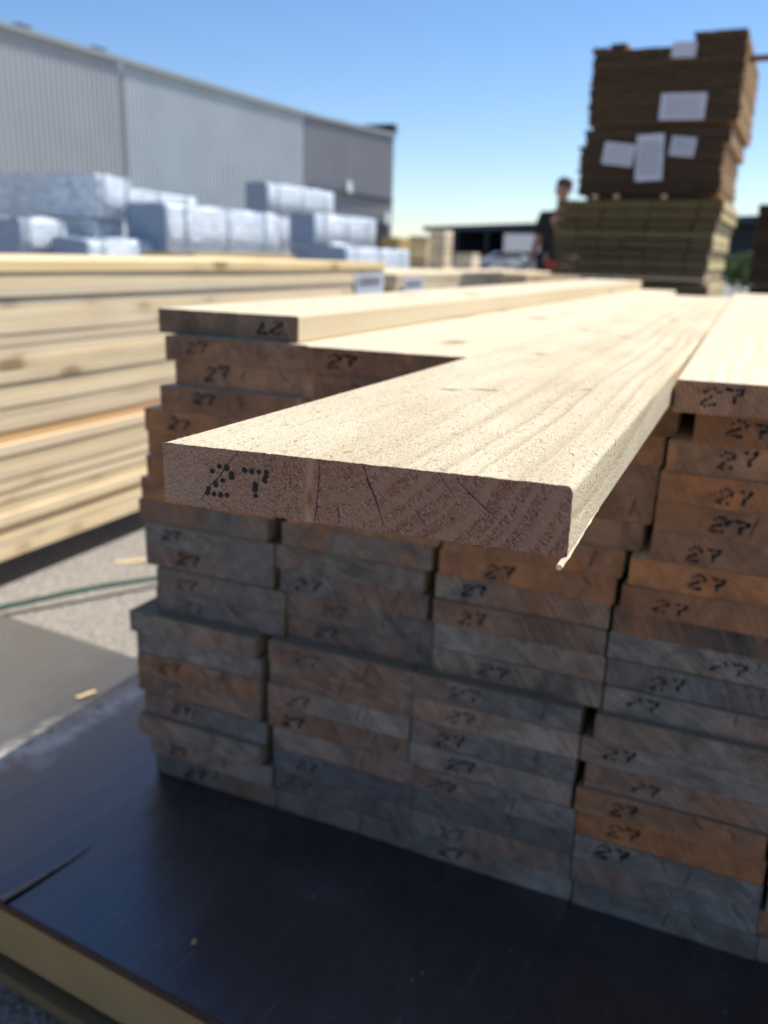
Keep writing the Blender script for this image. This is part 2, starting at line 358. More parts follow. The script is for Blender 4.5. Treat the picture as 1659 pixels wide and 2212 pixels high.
# tone of each board: w warm, g grey, b blue-grey, m mixed
TONE = ['wwwwwwwmmbbggbmmgbmm', 'wwwwwwwmggbgbbmmbbmm', 'wwwwwwwwbmbbbgmmmmgm', 'wwwwwwwwbgbgbbmwwggm', 'wwwwwwwwbgbggbmmggmg']
mainplank = None
for ci, XS in enumerate((X1, X2, X3, X4, X5)):
    for i, x in enumerate(XS):
        if x is None: continue
        tn = TONE[ci][i]
        o = bpy.data.objects.new('board', BM[(ci*3+i*5) % 7]); C.objects.link(o)
        yoff = rnd.uniform(-.0025, .0035) + (-.016 if i >= 12 else 0)
        if ci == 0 and i in (12, 17): yoff -= .008
        if ci == 0 and i in (1,): yoff += .006
        if ci == 1 and 7 <= i < 12: yoff += .002
        if ci == 3 and i == 0: yoff = -.045
        if ci >= 3 and 1 <= i <= 7: yoff -= .02
        if ci == 4 and i == 0: yoff = -.03
        o.location = (x+.0004, yoff, -(i+1)*.03442+.0003)
        if i == 0: o.rotation_euler = (0, 0, (.034, .034, 0, .034, .034)[ci])
        if tn == 'w': a = rnd.choice(WARM); b = rnd.choice(WARM); wear = rnd.uniform(0, .25)
        elif tn == 'm': a = rnd.choice(GREY*3+WARM); b = rnd.choice(WARM+GREY*2); wear = rnd.uniform(.3, .7)
        else: a = rnd.choice(GREY); b = rnd.choice(GREY+[(.24, .13, .08)]); wear = rnd.uniform(.5, 1)
        if tn == 'm': a = tuple(p_*.6+.4*g_ for p_, g_ in zip(a, (.22, .18, .15)))
        kv = rnd.uniform(.72, 1.35) if tn != 'w' else rnd.uniform(.82, 1.2); a = tuple(min(.7, q_*kv) for q_ in a); kb = rnd.uniform(.7, 1.35); b = tuple(min(.7, q_*kb) for q_ in b)
        o.color = (*a, 1); o['wear'] = wear; o['second'] = b
        tone = {'w': 'reddish-brown', 'm': 'patchy brown-grey', 'g': 'weathered grey', 'b': 'blue-grey'}[tn]
        st = not (rnd.random() < .12 and i > 5) and not (tn in 'gb' and rnd.random() < .3)
        if i == 0: st = True
        nth = 'top' if i == 0 else ORD[i]+' down'
        lab = '%s %sboard end, %s, %s column, near stack' % (tone, 'stamped 27 ' if st else '', nth, COLN[ci])
        if i == 0 and ci == 0: lab = 'brown board stamped 27 directly under the loose uppermost board of the near stack'
        if i == 0 and ci == 1: lab = 'brown board stamped 27 between the loose uppermost board and the jutting plank'
        if i == 0 and ci == 3: lab = 'orange-brown board end stamped 27 in the top layer, right of the jutting plank'
        if i == 19: lab = '%s board end at the bottom of the %s column, resting on the black sheet' % (tone, COLN[ci])
        tag(o, lab, 'board', 'sawn boards stacked in the near stack')
        if st:
            s_ = link('stamp', (STB if tn == 'w' or rnd.random() < .5 else STG)[rnd.randrange(8)], o)
            s_.location = (rnd.uniform(.040, .085) + (.09 if ci == 3 and i == 9 else 0), -.00005, .0168+rnd.uniform(-.0035, .0035))
            s_.rotation_euler = (0, rnd.uniform(-.14, .1), 0); k_ = rnd.uniform(.85, 1.05); s_.scale = (k_*rnd.uniform(.9, 1.12), 1, k_)
CRK = []
for sd in range(6):
    q = random.Random(sd+70); bm = bmesh.new(); x, z = q.uniform(-.01, .01), T-.001; ang_ = q.uniform(-.5, .9); prev = None; n_ = q.randint(9, 17); wd_ = q.uniform(.0005, .0011)
    for k in range(n_):
        w2 = wd_*math.sin(math.pi*(k+.8)/(n_+1))*q.uniform(.6, 1.3)
        cur = (bm.verts.new((x-w2, -.00025, z)), bm.verts.new((x+w2, -.00025, z)))
        if prev: bm.faces.new((prev[0], prev[1], cur[1], cur[0]))
        prev = cur; ang_ += q.uniform(-.35, .35); x += .0019*math.tan(max(-1., min(1., ang_))); z -= .0019
        if z < .0015: break
    bmesh.ops.recalc_face_normals(bm, faces=bm.faces)
    for f in bm.faces:
        if f.normal.y > 0: f.normal_flip()
    CRK.append(mesh('drying_crack', bm, M_crack))
for o in [o for o in C.objects if o.get('group') == 'sawn boards stacked in the near stack']:
    for k in range(rnd.choice((0, 1, 1, 2))):
        c_ = link('drying_crack', CRK[rnd.randrange(6)], o); c_.location = (rnd.uniform(.09, .20), 0, 0)
# loose board on top of the first column, its stamp upside down
o = link('board', BM[3], None, label='loose uppermost board of the near stack, its 27 stamp upside down', cat='board', group='sawn boards stacked in the near stack')
o.location = (.0, .020, .0006); o.scale = (1.01, 1., 1.0)
o.color = (.27, .18, .115, 1); o['wear'] = .2; o['second'] = (.24, .13, .075)
s_ = link('stamp', STF, o); s_.location = (.180, -.0001, .017)

# every long face of the stack uses the object's colour too, so keep faces light: separate material without tint
def notint():
    m = timber('sawn_face', (.74, .645, .455), (.52, .38, .23), tint=False, freq=70, fuzz=.5, knot=1.5); return m
M_face = notint()
for me in BM: me.materials[0] = M_face
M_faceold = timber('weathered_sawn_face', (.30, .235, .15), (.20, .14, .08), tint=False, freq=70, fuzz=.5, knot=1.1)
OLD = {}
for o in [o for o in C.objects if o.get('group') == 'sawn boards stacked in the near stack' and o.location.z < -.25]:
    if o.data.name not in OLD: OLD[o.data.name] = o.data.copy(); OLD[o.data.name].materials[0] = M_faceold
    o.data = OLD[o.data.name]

# ------------------------------------------------------------------ the jutting plank
PW, PT, PL = .225, .03417, 2.93
def plank_top():
    t = NT('fuzzy_sawn_top', .9, .12); co = t.objc(); s = t.sep(co); x, y, z = s[0], s[1], s[2]
    # pith sits above the plank about 9 cm from its left edge
    wv = t.noise(t.comb(t.math('MULTIPLY', x, 5.), t.math('MULTIPLY', y, 1.8), 0.), 1., 2, .5)
    xx = t.math('ADD', t.math('SUBTRACT', x, .09), t.math('MULTIPLY', t.math('SUBTRACT', wv, .5), .03))
    r = t.vmath('LENGTH', t.comb(xx, 0., t.math('SUBTRACT', z, PT+.058)))
    r = t.math('ADD', r, t.math('MULTIPLY', t.noise(t.comb(t.math('MULTIPLY', r, 55.), 0., 0.), 1., 1, .5), .02))
    fr = t.math('FRACT', t.math('MULTIPLY', r, 62.))
    ring = t.ramp(fr, [(0, 0), (.45, .1), (.78, 1), (.92, .8), (1, 0)])
    right = t.math('MULTIPLY', t.ramp(x, [(.06, .12), (.15, 1)]), t.ramp(t.noise(t.comb(t.math('MULTIPLY', x, 30.), t.math('MULTIPLY', y, 2.5), 0.), 1., 3, .6), [(.35, .25), (.6, 1)]))
    fz = t.noise(t.comb(t.math('MULTIPLY', x, 1000.), t.math('MULTIPLY', y, 420.), t.math('MULTIPLY', z, 1000.)), 1., 4, .7)
    fz2 = t.noise(t.comb(t.math('MULTIPLY', x, 330.), t.math('MULTIPLY', y, 170.), t.math('MULTIPLY', z, 330.)), 1., 4, .75, 1.0)
    big = t.noise(t.comb(t.math('MULTIPLY', x, 14.), t.math('MULTIPLY', y, 4.), z), 1., 4, .6)
    c = t.mix(t.math('MULTIPLY', t.math('MULTIPLY', ring, right), .6), (.79, .68, .48), (.50, .35, .20))
    c = t.mix(t.ramp(big, [(.40, 0), (.7, .6)]), c, (.56, .44, .28))
    gl = t.noise(t.comb(t.math('MULTIPLY', x, 90.), t.math('MULTIPLY', y, 4.), 0.), 1., 3, .6)
    c = t.mix(t.ramp(gl, [(.5, 0), (.75, .3)]), c, (.48, .35, .21))
    c = t.mix(t.ramp(fz, [(.30, .45), (.45, 0)]), c, (.46, .37, .23))
    c = t.mix(t.ramp(fz2, [(.34, 1.), (.42, 0)]), c, (.27, .19, .10))
    for kx, ky, a, b in ((.170, .36, .007, .006), (.095, .31, .018, .008), (.070, .295, .014, .008), (.064, .66, .013, .014), (.118, 1.0, .014, .02), (.15, 1.5, .014, .03), (.04, 1.1, .012, .02), (.19, .85, .009, .014)):
        d = t.vmath('LENGTH', t.comb(t.math('DIVIDE', t.math('SUBTRACT', x, kx), a), t.math('DIVIDE', t.math('SUBTRACT', y, ky), b), 0.))
        k = t.ramp(t.math('ADD', d, t.math('MULTIPLY', t.math('SUBTRACT', fz2, .5), .9)), [(.25, .8), (.7, .3), (1., 0)])
        c = t.mix(k, c, (.22, .15, .10))
    t.col(c)
    h = t.math('ADD', t.math('MULTIPLY', fz, .8), t.math('MULTIPLY', fz2, 1.2)); h = t.math('ADD', h, t.math('MULTIPLY', ring, -.15))
    t.nrm(t.bump(h, .95, .0017)); return t.m
def plank_end():
    t = NT('fresh_end_grain', .9, .12); co = t.objc(); s = t.sep(co); x, z = s[0], s[2]
    wv = t.noise(t.comb(x, 0., z), 22., 2, .5)
    r = t.vmath('LENGTH', t.comb(t.math('SUBTRACT', x, .09), 0., t.math('SUBTRACT', z, PT+.058)))
    r = t.math('ADD', r, t.math('MULTIPLY', t.noise(t.comb(t.math('MULTIPLY', r, 55.), 0., 0.), 1., 1, .5), .02))
    r = t.math('ADD', r, t.math('MULTIPLY', t.math('SUBTRACT', wv, .5), .006))
    fr = t.math('FRACT', t.math('ADD', t.math('MULTIPLY', r, 105.), .3))
    ring = t.ramp(fr, [(0, 0), (.5, .05), (.72, 1), (.9, .9), (1, 0)])
    right = t.ramp(x, [(.0, .35), (.08, .25), (.14, 1)])
    v = t.comb(x, 0., z)
    pit = t.noise(t.vmath('MULTIPLY', v, (1., 1., 1.5)), 620., 3, .65, .9)
    pit2 = t.noise(t.comb(t.math('ADD', t.math('MULTIPLY', x, 820.), t.math('MULTIPLY', z, 700.)), 0., t.math('ADD', t.math('MULTIPLY', x, -240.), t.math('MULTIPLY', z, 300.))), 1., 4, .75, 1.4)
    blot = t.noise(v, 28., 4, .65)
    base = t.mix(t.ramp(x, [(.015, 0), (.08, 1)]), (.43, .25, .155), (.36, .155, .10))
    base = t.mix(t.ramp(x, [(.12, 0), (.2, 1)]), base, (.29, .125, .085))
    c = t.mix(t.ramp(blot, [(.4, 0), (.65, .5)]), base, (.49, .30, .21))
    c = t.mix(t.ramp(pit, [(.38, .95), (.52, 0)]), c, (.12, .036, .026))
    c = t.mix(t.ramp(pit2, [(.48, 0), (.60, .9)]), c, (.57, .36, .245))
    c = t.mix(t.math('MULTIPLY', t.math('MULTIPLY', ring, right), .75), c, (.44, .265, .18))
    # pale streak of a knot running down through the board, resin spot near its top
    bx = t.math('ABSOLUTE', t.math('SUBTRACT', x, t.math('ADD', .0905, t.math('MULTIPLY', t.math('SUBTRACT', z, PT), .035))))
    bx = t.math('ADD', bx, t.math('MULTIPLY', t.math('SUBTRACT', t.noise(v, 120., 3), .5), .0012))
    m = t.ramp(bx, [(.0030, 1), (.0038, 0)])
    st = t.noise(t.comb(t.math('MULTIPLY', x, 1.2), 0., t.math('MULTIPLY', z, .35)), 300., 3, .6)
    kc = t.mix(st, (.50, .33, .20), (.36, .20, .12))
    kc = t.mix(t.ramp(z, [(.0, 0), (.016, 1)]), (.62, .47, .33), kc)
    c = t.mix(m, c, kc)
    d = t.vmath('LENGTH', t.comb(t.math('DIVIDE', t.math('SUBTRACT', x, .0905), .0022), 0., t.math('DIVIDE', t.math('SUBTRACT', z, .0235), .0075)))
    c = t.mix(t.ramp(d, [(.1, .9), (1, 0)]), c, (.28, .07, .02))
    d = t.math('ADD', t.math('MULTIPLY', x, .5), t.math('MULTIPLY', z, -.85))
    saw = t.noise(t.comb(t.math('MULTIPLY', d, 620.), t.math('MULTIPLY', x, 90.), 0.), 1., 3, .6)
    sawl = t.math('MULTIPLY', saw, t.ramp(x, [(.02, 1), (.09, .25)]))
    c = t.mix(t.math('MULTIPLY', t.ramp(sawl, [(.3, 0), (.6, .7)]), .4), c, (.62, .45, .33))
    t.col(c)
    h = t.math('ADD', t.math('MULTIPLY', pit2, 1.), t.math('MULTIPLY', pit, .6)); h = t.math('ADD', h, sawl)
    h = t.math('MULTIPLY', h, t.math('SUBTRACT', 1., t.math('MULTIPLY', m, .8)))
    t.nrm(t.bump(h, .9, .0016)); return t.m
M_ptop, M_pend = plank_top(), plank_end()
M_splint = plain('splinter_wood', (.66, .52, .34), .8, var=.3, scale=120, bump=.0008)

def lift(y):       # the free front end bows upwards a little (world y)
    if y > .3: return .0030
    k = (.3-y)/.908; return .0030 + .0103*k**1.3
def build_plank():
    q = random.Random(5); bm = bmesh.new(); th = PT; w_ = PW; rc = .0034
    prof = []
    for cx, cz, a0, rr in ((w_-rc, th-rc, 0, rc), (rc*.7, th-rc*.7, 90, rc*.7), (.001, .001, 180, .001), (w_-.0012, .0012, 270, .0012)):
        for k in range(5): a = R(a0+22.5*k); prof.append((cx+rr*math.cos(a), cz+rr*math.sin(a)))
    full = []
    for i in range(len(prof)):
        a = prof[i]; b = prof[(i+1) % len(prof)]; full.append(a); d = math.hypot(a[0]-b[0], a[1]-b[1])
        n = int(d/.0009)
        for k in range(1, n): full.append((a[0]+(b[0]-a[0])*k/n, a[1]+(b[1]-a[1])*k/n))
    ys = [0, .0006, .0015, .003, .006, .012, .03, .06]+[.1+.07*k for k in range(14)]+[1.2, 1.6, 2., 2.5, PL]
    rings_ = []
    for j, y in enumerate(ys):
        ring = []
        wy = -.607+y; lz = lift(wy); a = min(1, max(0, (.3-wy)/.9))
        for x, z in full:
            nz = noise.noise(Vector((x*260, y*180, z*260)))*.00030 + noise.noise(Vector((x*90, y*30, z*90)))*.0003
            jy = 0
            if j == 0: jy = abs(noise.noise(Vector((x*900, 3, z*900))))*.0006; nz += noise.noise(Vector((x*1400, 7, z*700)))*.00042
            if j == 1: nz += noise.noise(Vector((x*1100, 17, z*700)))*.0003
            e = (1 if z > th*.5 else -1)
            dzz = nz*e if (x > .003 and x < w_-.003) else 0
            dxx = 0 if dzz else nz*(1 if x > .1 else -1)
            if j > 7: dzz *= .3; dxx *= .3
            ring.append(bm.verts.new((x+dxx, y+jy, z+dzz+lz-.0030+a*.0155*(x-w_*.2)*.9)))
        rings_.append(ring)
    n = len(full)
    for a, b in zip(rings_, rings_[1:]):
        for k in range(n): bm.faces.new((a[k], a[(k+1) % n], b[(k+1) % n], b[k]))
    bm.faces.new(rings_[0][::-1]).material_index = 1
    bm.faces.new(rings_[-1]).material_index = 1
    bmesh.ops.recalc_face_normals(bm, faces=bm.faces)
    # frayed fibres standing along the sawn arrises
    def fibre(p, d, ln, wd, mi=0):
        d = Vector(d).normalized(); s = d.cross(Vector((q.uniform(-1, 1), q.uniform(-1, 1), q.uniform(-1, 1)))).normalized()*wd
        c2 = d.cross(s).normalized()*wd; p = Vector(p); bend = Vector((q.uniform(-.4, .4), q.uniform(-.4, .4), q.uniform(-.3, .3)))*ln
        a = [bm.verts.new(p+s), bm.verts.new(p-s*.5+c2), bm.verts.new(p-s*.5-c2)]
        m_ = [bm.verts.new(v.co+d*ln*.55+bend*.3) for v in a]; e = bm.verts.new(p+d*ln+bend)
        for k in range(3):
            bm.faces.new((a[k], a[(k+1) % 3], m_[(k+1) % 3], m_[k])).material_index = mi
            bm.faces.new((m_[k], m_[(k+1) % 3], e)).material_index = mi
    def topz(x, y):
        wy = -.607+y; a = min(1, max(0, (.3-wy)/.9)); return th+lift(wy)-.0030+a*.0155*(x-w_*.2)*.9
    for k in range(260):        # front arris
        x = q.uniform(.003, w_-.005); fibre((x, .0004, topz(x, 0)-.0003), (q.uniform(-.8, .8), -q.uniform(.1, .7), q.uniform(-.3, .7)), q.uniform(.0004, .0016), .00007)
    for k in range(160):        # left arris
        y = q.random()**1.6*.5; fibre((.0008, y, topz(0, y)-.0007), (-1, q.uniform(-.6, .6), q.uniform(0, .9)), q.uniform(.0006, .0022), .00008)
    for k in range(90):        # loose hairs on the top
        x = q.uniform(.004, .215); y = q.random()**1.5*.35; a = q.uniform(0, 6.28)
        fibre((x, y, topz(x, y)+.0001), (math.cos(a), math.sin(a), q.uniform(.02, .3)), q.uniform(.002, .007), .00010, 2)
    for k in range(40):        # bottom arris
        x = q.uniform(.003, w_-.005); fibre((x, .0004, topz(x, 0)-th+.0003), (q.uniform(-.5, .5), -q.uniform(0, .5), -1), q.uniform(.0006, .0016), .00008)
    return mesh('plank', bm, [M_ptop, M_pend, M_splint])
pk = link('plank', build_plank(), None, label='long sawn plank stamped 27 jutting out toward the viewer from the top layer', cat='plank')
pk.location = (.4952, -.607, .0030-PT); pk.rotation_euler = (0, 0, .033)
def on_end(u, v):   # u from the left edge, v below the top edge (metres) -> plank space on the end face
    a = 1; return (u, 0, PT+(lift(-.607)-.0030)+.0155*(u-PW*.2)*.9+v)
q = random.Random(3)
bm = bmesh.new()
for x, z in DOTS:
    rr = .00148*q.uniform(.85, 1.15); n = 14; cx_, _, cz_ = on_end(x, z)
    rad = [rr*q.uniform(.8, 1.2) for _ in range(n)]
    a = [bm.verts.new((cx_+rad[k]*math.cos(2*math.pi*k/n), -.00035, cz_+rad[k]*math.sin(2*math.pi*k/n))) for k in range(n)]
    b = [bm.verts.new((v.co.x, .0008, v.co.z)) for v in a]
    bm.faces.new(a)
    for k in range(n): bm.faces.new((a[k], b[k], b[(k+1) % n], a[(k+1) % n]))
bmesh.ops.recalc_face_normals(bm, faces=bm.faces)
obj('stamp', bm, M_ink, pk)
CR = [([(.0487, -.0002), (.0427, -.0066), (.0362, -.0156), (.0307, -.0208), (.0236, -.0302)], .00035),
      ([(.0958, -.0002), (.0962, -.0104), (.0947, -.0244), (.0937, -.0338)], .00022),
      ([(.1206, -.0002), (.1234, -.0087), (.1273, -.0167), (.1304, -.0249)], .00032), ([(.1262, -.0148), (.1294, -.0217), (.1322, -.0301), (.1357, -.0336)], .0001),
      ([(.1066, -.0229), (.1074, -.0286), (.1076, -.0338)], .0002), ([(.0797, -.0108), (.0792, -.0167)], .00014), ([(.0732, -.0204), (.072, -.0257)], .00014),
      ([(.16, -.0004), (.1674, -.0095)], .0002), ([(.170, -.0034), (.1772, -.0094), (.1873, -.0174), (.1902, -.0194)], .0003), ([(.1489, -.0199), (.1551, -.0287)], .0002),
      ([(.0787, -.026), (.0775, -.0335)], .0001)]
bm = bmesh.new()
for pts, wd in CR:
    pp = []
    for a, b in zip(pts, pts[1:]):
        for k in range(5): pp.append((a[0]+(b[0]-a[0])*k/5+q.uniform(-.0001, .0001), a[1]+(b[1]-a[1])*k/5))
    pp.append(pts[-1]); prev = None
    for k, (a, b) in enumerate(pp):
        s_ = wd*(.35+.65*math.sin(math.pi*min(1, (k+.6)/len(pp))))*q.uniform(.7, 1.3)
        x, _, z = on_end(a, b)
        cur = (bm.verts.new((x-s_, -.00018, z)), bm.verts.new((x+s_, -.00018, z)))
        if prev: bm.faces.new((prev[0], prev[1], cur[1], cur[0]))
        prev = cur
bmesh.ops.recalc_face_normals(bm, faces=bm.faces)
for f in bm.faces:
    if f.normal.y > 0: f.normal_flip()
obj('drying_crack', bm, M_crack, pk, label='fine dark cracks radiating across the plank end')
# splinter peeling off the lower right arris
bm = bmesh.new(); pts = []; n = 26
zb = topzb = on_end(PW, -PT)[2]
for k in range(n):
    u = k/(n-1); y = .17-u*.181
    drop = .0002+.0030*max(0, u-.55)**1.5*3.
    wy = -.607+y; a = min(1, (.3-wy)/.9); z = lift(wy)-.0030+a*.0155*(PW*.8)*.9 - drop+.0012
    pts.append((PW-.0004-.004*max(0, u-.75)+noise.noise(Vector((u*30, 1, 0)))*.0003, y, z+noise.noise(Vector((u*25, 5, 0)))*.0004))
tube(bm, pts, [(.0003+.0013*min(1, max(0, k-9)/14)*(1+.7*noise.noise(Vector((k*.9, 2, 2)))))*(1 if k < n-3 else (1., .95, .85)[k-n+3]) for k in range(n)], 6)
for v in bm.verts: v.co += Vector((noise.noise(v.co*900), 0, noise.noise(v.co*900+Vector((5, 5, 5)))))*.00035
obj('splinter', bm, M_splint, pk, label='pale splinter peeling off the lower right edge of the plank')

# ------------------------------------------------------------------ sunlit pack at the left: individual boards
LX = -1.185; LB = -.777
LM = [board_mesh(40+i, w=.22, th=.0330, ln=4.75, mat=M_leftpack, bow=.004) for i in range(4)]
nl = 25; hz = (.072-LB)/nl
for i in range(nl):
    o = link('board', LM[i % 4], None)
    dx = rnd.uniform(-.006, .004)
    if i in (0,): dx = .004
    if i in (7, 14): dx = -.007
    if i == 15: dx = .006
    o.location = (LX-.22+dx, -1.33+rnd.uniform(-.015, .015), .072-(i+1)*hz)
    v = rnd.uniform(.82, 1.0); wm = rnd.uniform(.88, 1.0)
    o.color = (v, v*(.92+.06*wm), v*wm*.97, 1)
    if i == 0: o.color = (1., .90, .68, 1)
    if i == 14: o.color = (.78, .60, .42, 1)
    o['wear'] = .1; o['second'] = (.4, .3, .2)
    if i == 0: lab = 'yellowish topmost board along the sunlit side of the left pack'
    elif i == nl-1: lab = 'lowest board of the sunlit left pack, just above the dark gap'
    elif i == 14: lab = 'browner board set back in the sunlit left pack, fifteenth from its top'
    else: lab = 'pale pine board in the sunlit side of the left pack, %s from its top' % ORD[i]
    tag(o, lab, 'board', 'pine boards stacked in the left pack')
for k in range(1, 5):
    o = link('board', LM[k % 4], None, label='pine board in the top layer of the left pack, %s in from its sunlit side' % ORD[k-1], cat='board', group='pine boards stacked in the left pack')
    o.location = (LX-.22-.2225*k, -1.33+rnd.uniform(-.02, .02), .072-hz); o.color = (.95, .9, .8, 1); o['wear'] = .1; o['second'] = (.4, .3, .2)
for k, (y, n_) in enumerate(((-1.0, 'near end'), (2.15, 'middle'), (3.2, 'far end'))):
    o = obj('timber_bearer', bbox(-1.11, 0, -.04, .04, 0, LB-G-.001, .003), M_bearer, label='short dark bearer in the gap under the left pack, %s' % n_, cat='bearer')
    o.location = (LX, y, G); o.color = (.6, .6, .6, 1)
    if k == 0: continue
for k, y in enumerate((-1.0, 1.1, 3.2)):  # posts of the inner columns: uprights that carry the top layer
    o = obj('packing_post', bbox(-.06, .06, -.04, .04, 0, .072-hz-LB-.002, .003), M_bearer, label='upright packing post behind the left pack, %s of three from the camera' % ORD[k], cat='post')
    o.location = (LX-1.0, y, LB+.001)

M_paper = plain('white_paper', (.58, .60, .68), .5, var=.05, scale=20)
M_print = plain('grey_print', (.16, .17, .20), .6)
def paper(name, x0, x1, z0, z1, parent=None, rows=5, seed=1, axis='y', lab=None, cat=None, loc=None, rz=0, ry=0, bars=False):
    """a sheet of paper with unreadable lines of print; faces -y in its own frame"""
    q = random.Random(seed); bm = bmesh.new(); n = 6; g = []
    for i in range(n+1):
        for j in range(n+1):
            u, v = i/n, j/n; g.append(bm.verts.new((x0+(x1-x0)*u, -.002-.004*math.sin(u*3.1)*abs(q.uniform(.3, 1))*.5, z0+(z1-z0)*v)))
    for i in range(n):
        for j in range(n):
            a = i*(n+1)+j; bm.faces.new((g[a], g[a+n+1], g[a+n+2], g[a+1]))
    ex = bmesh.ops.extrude_face_region(bm, geom=bm.faces[:])
    for v in ex['geom']:
        if isinstance(v, bmesh.types.BMVert): v.co.y += .0006
    bmesh.ops.recalc_face_normals(bm, faces=bm.faces)
    o = obj(name, bm, M_paper, parent)
    bm = bmesh.new(); hh = (z1-z0)
    for k in range(rows):
        z = z1-hh*(.15+.7*k/max(1, rows-1)); x = x0+(x1-x0)*.1
        while x < x1-(x1-x0)*.15:
            ln = (x1-x0)*q.uniform(.05, .16)*(0.35 if bars else 1)
            box(bm, x, min(x+ln, x1-(x1-x0)*.08), -.0085, -.0075, z-hh*(.3 if bars else .012), z+hh*.012); x += ln+(x1-x0)*.03
    obj('print', bm, M_print, o)
    if lab: tag(o, lab, cat)
    if loc: o.location = loc
    o.rotation_euler = (0, ry, rz)
    return o
paper('paper_label', 0, .34, -.135, 0, None, 1, 4, lab='white printed label on the far end of the sunlit left pack', cat='label', loc=(LX+.006, 3.06, .018), rz=R(90), bars=True)

# ------------------------------------------------------------------ bundles made of layers (a strapped bundle is one thing)
def bundle(name, x0, x1, y0, y1, z0, z1, rows, cols, mat, label, cat='timber pack', group=None, jit=.006, gap=.002, skip=None, bearers=True, lean=0., rz=0, seed=1, ragged=0., endmat=None, straps=0, fn=None):
    q = random.Random(seed)
    cx = (x0+x1)/2
    root = empty(name, (cx, y0, z0), rz, label=label, cat=cat, group=group)
    h = (z1-z0)/rows; cw = (x1-x0)/cols
    for i in range(rows):
        bm = bmesh.new(); dx = q.uniform(-jit, jit)+lean*i*h; dy = q.uniform(-jit, jit)
        for k in range(cols):
            if skip and skip(i, k): continue
            a = x0-cx+k*cw+dx; e = q.uniform(-jit, jit)*.6
            if fn: a += fn(i, k)
            ry0 = q.uniform(-1, 1)*jit+dy; ry1 = (y1-y0)+q.uniform(-1, 1)*ragged
            box(bm, a+gap*.4, a+cw-gap*.6, ry0, ry1, i*h+q.uniform(0, .12)*h, (i+1)*h-.06*h-gap*.3, 0, Matrix.Translation((e, 0, 0)), endmat is not None)
        if not bm.verts: bm.free(); continue
        o = obj('board_layer', bm, [mat, endmat] if endmat else mat, root); v = q.uniform(.75, 1.15); o.color = (v, v*q.uniform(.95, 1.02), v*q.uniform(.88, 1.02), 1)
    return root
M_strap = plain('strap_black', (.02, .022, .025), .5)
# dark packs of treated boards, four high, behind the stack
YW = R(-.5)
cols_top = lambda i, k: (i >= 24 and 2 <= k < 6) or (i >= 26 and k < 2) or (i == 25 and k == 0) or (i == 24 and k == 4 and False)
g4 = 'dark packs in the tall stack'
b0 = bundle('timber_pack', -.76, .30, 5.58, 7.0, -.77, -.03, 10, 7, M_green, 'greenish pack at the foot of the tall dark stack, mostly hidden', group=g4, jit=.006, rz=YW, seed=3, endmat=M_endgreen)
b1 = bundle('timber_pack', -.80, .335, 5.55, 7.0, .0, .525, 8, 7, M_green, 'greenish-brown pack of thick boards under the two dark packs of the tall stack', group=g4, jit=.010, rz=YW, seed=4, gap=.012, fn=lambda i, k: -.012*(8-i)*(k > 4)*.6, endmat=M_endgreen)
b2 = bundle('timber_pack', -.675, .285, 5.60, 7.05, .555, .985, 20, 6, M_brownlit, 'dark brown pack with three white papers, second from the top of the tall stack', group=g4, jit=.009, rz=YW, seed=5, gap=.001, fn=lambda i, k: .035*(i > 14), endmat=M_endshade)
b3 = bundle('timber_pack', -.64, .345, 5.60, 7.1, 1.01, 1.56, 28, 9, M_brownlit, 'dark brown topmost pack of the tall stack with two white papers', group=g4, jit=.008, rz=YW, seed=6, gap=.001, skip=cols_top, endmat=M_endshade)
for z, dy, nm in ((-.03, 1.5, 'lower'), (.525, 1.6, 'middle'), (.985, 1.6, 'upper')):
    for k in range(2):
        o = obj('packing_stick', bbox(-.42, .44, 0, .06, .0005, .0235 if z > 0 and z < .9 else .022, .002), M_green, label='%s packing stick between the %s packs of the tall stack' % (('front', 'rear')[k], nm), cat='packing stick')
        o.location = (-.20, 5.70+k*dy-.01, z+(.002 if z > 0 else .001)); o.rotation_euler = (0, 0, YW); o.color = (.22, .18, .14, 1)
def lp(x0, x1, z0, z1, root, y, seed, rows=5, ry=0):
    cx, cy, cz = root.location
    o = paper('paper_label', x0-(x0+x1)/2, (x1-x0)/2, -(z1-z0)/2, (z1-z0)/2, root, rows, seed, ry=ry); o.location = ((x0+x1)/2-cx, y-cy, (z0+z1)/2-cz); return o
lp(-.12, .034, 1.405, 1.50, b3, 5.585, 11, 3, .03); lp(-.155, .135, 1.027, 1.19, b3, 5.58, 12, 7, .02)
lp(-.505, -.295, .748, .89, b2, 5.575, 13, 6, .12); lp(-.278, -.098, .645, .94, b2, 5.57, 14, 9, -.05); lp(-.060, .100, .80, .92, b2, 5.58, 15, 8, .1)
for k, (x, nm) in enumerate(((-.53, 'leftmost'), (-.38, 'second'), (-.06, 'third'))):  # added pale blocks standing in for sun glints along the pack edge
    o = obj('glint_block', bbox(-.012, .012, -.03, .10, 0, .022, .003), M_pale, label='small pale block added for a sun glint on the greenish pack, %s of three' % nm, cat='glint_block', group='glint blocks on the greenish pack')
    o.location = (x, 5.55, .530)
o = obj('stick', bbox(-.2, .14, 0, .05, 0, .035, .002), M_brownlit, label='short stick poking out to the right of the topmost dark pack', cat='stick'); o.location = (.38, 5.78, 1.40); o.color = (.5, .4, .35, 1)
bundle('timber_pack', .46, 1.6, 8.0, 9.8, -.77, -.10, 9, 6, M_brownlit, 'lower dark pack at the right edge of the picture', group='dark packs at the right edge', seed=8, endmat=M_endshade)
bundle('timber_pack', .45, 1.6, 8.0, 9.8, -.07, .64, 20, 6, M_brownlit, 'upper dark pack at the right edge of the picture', group='dark packs at the right edge', seed=9, endmat=M_endshade)
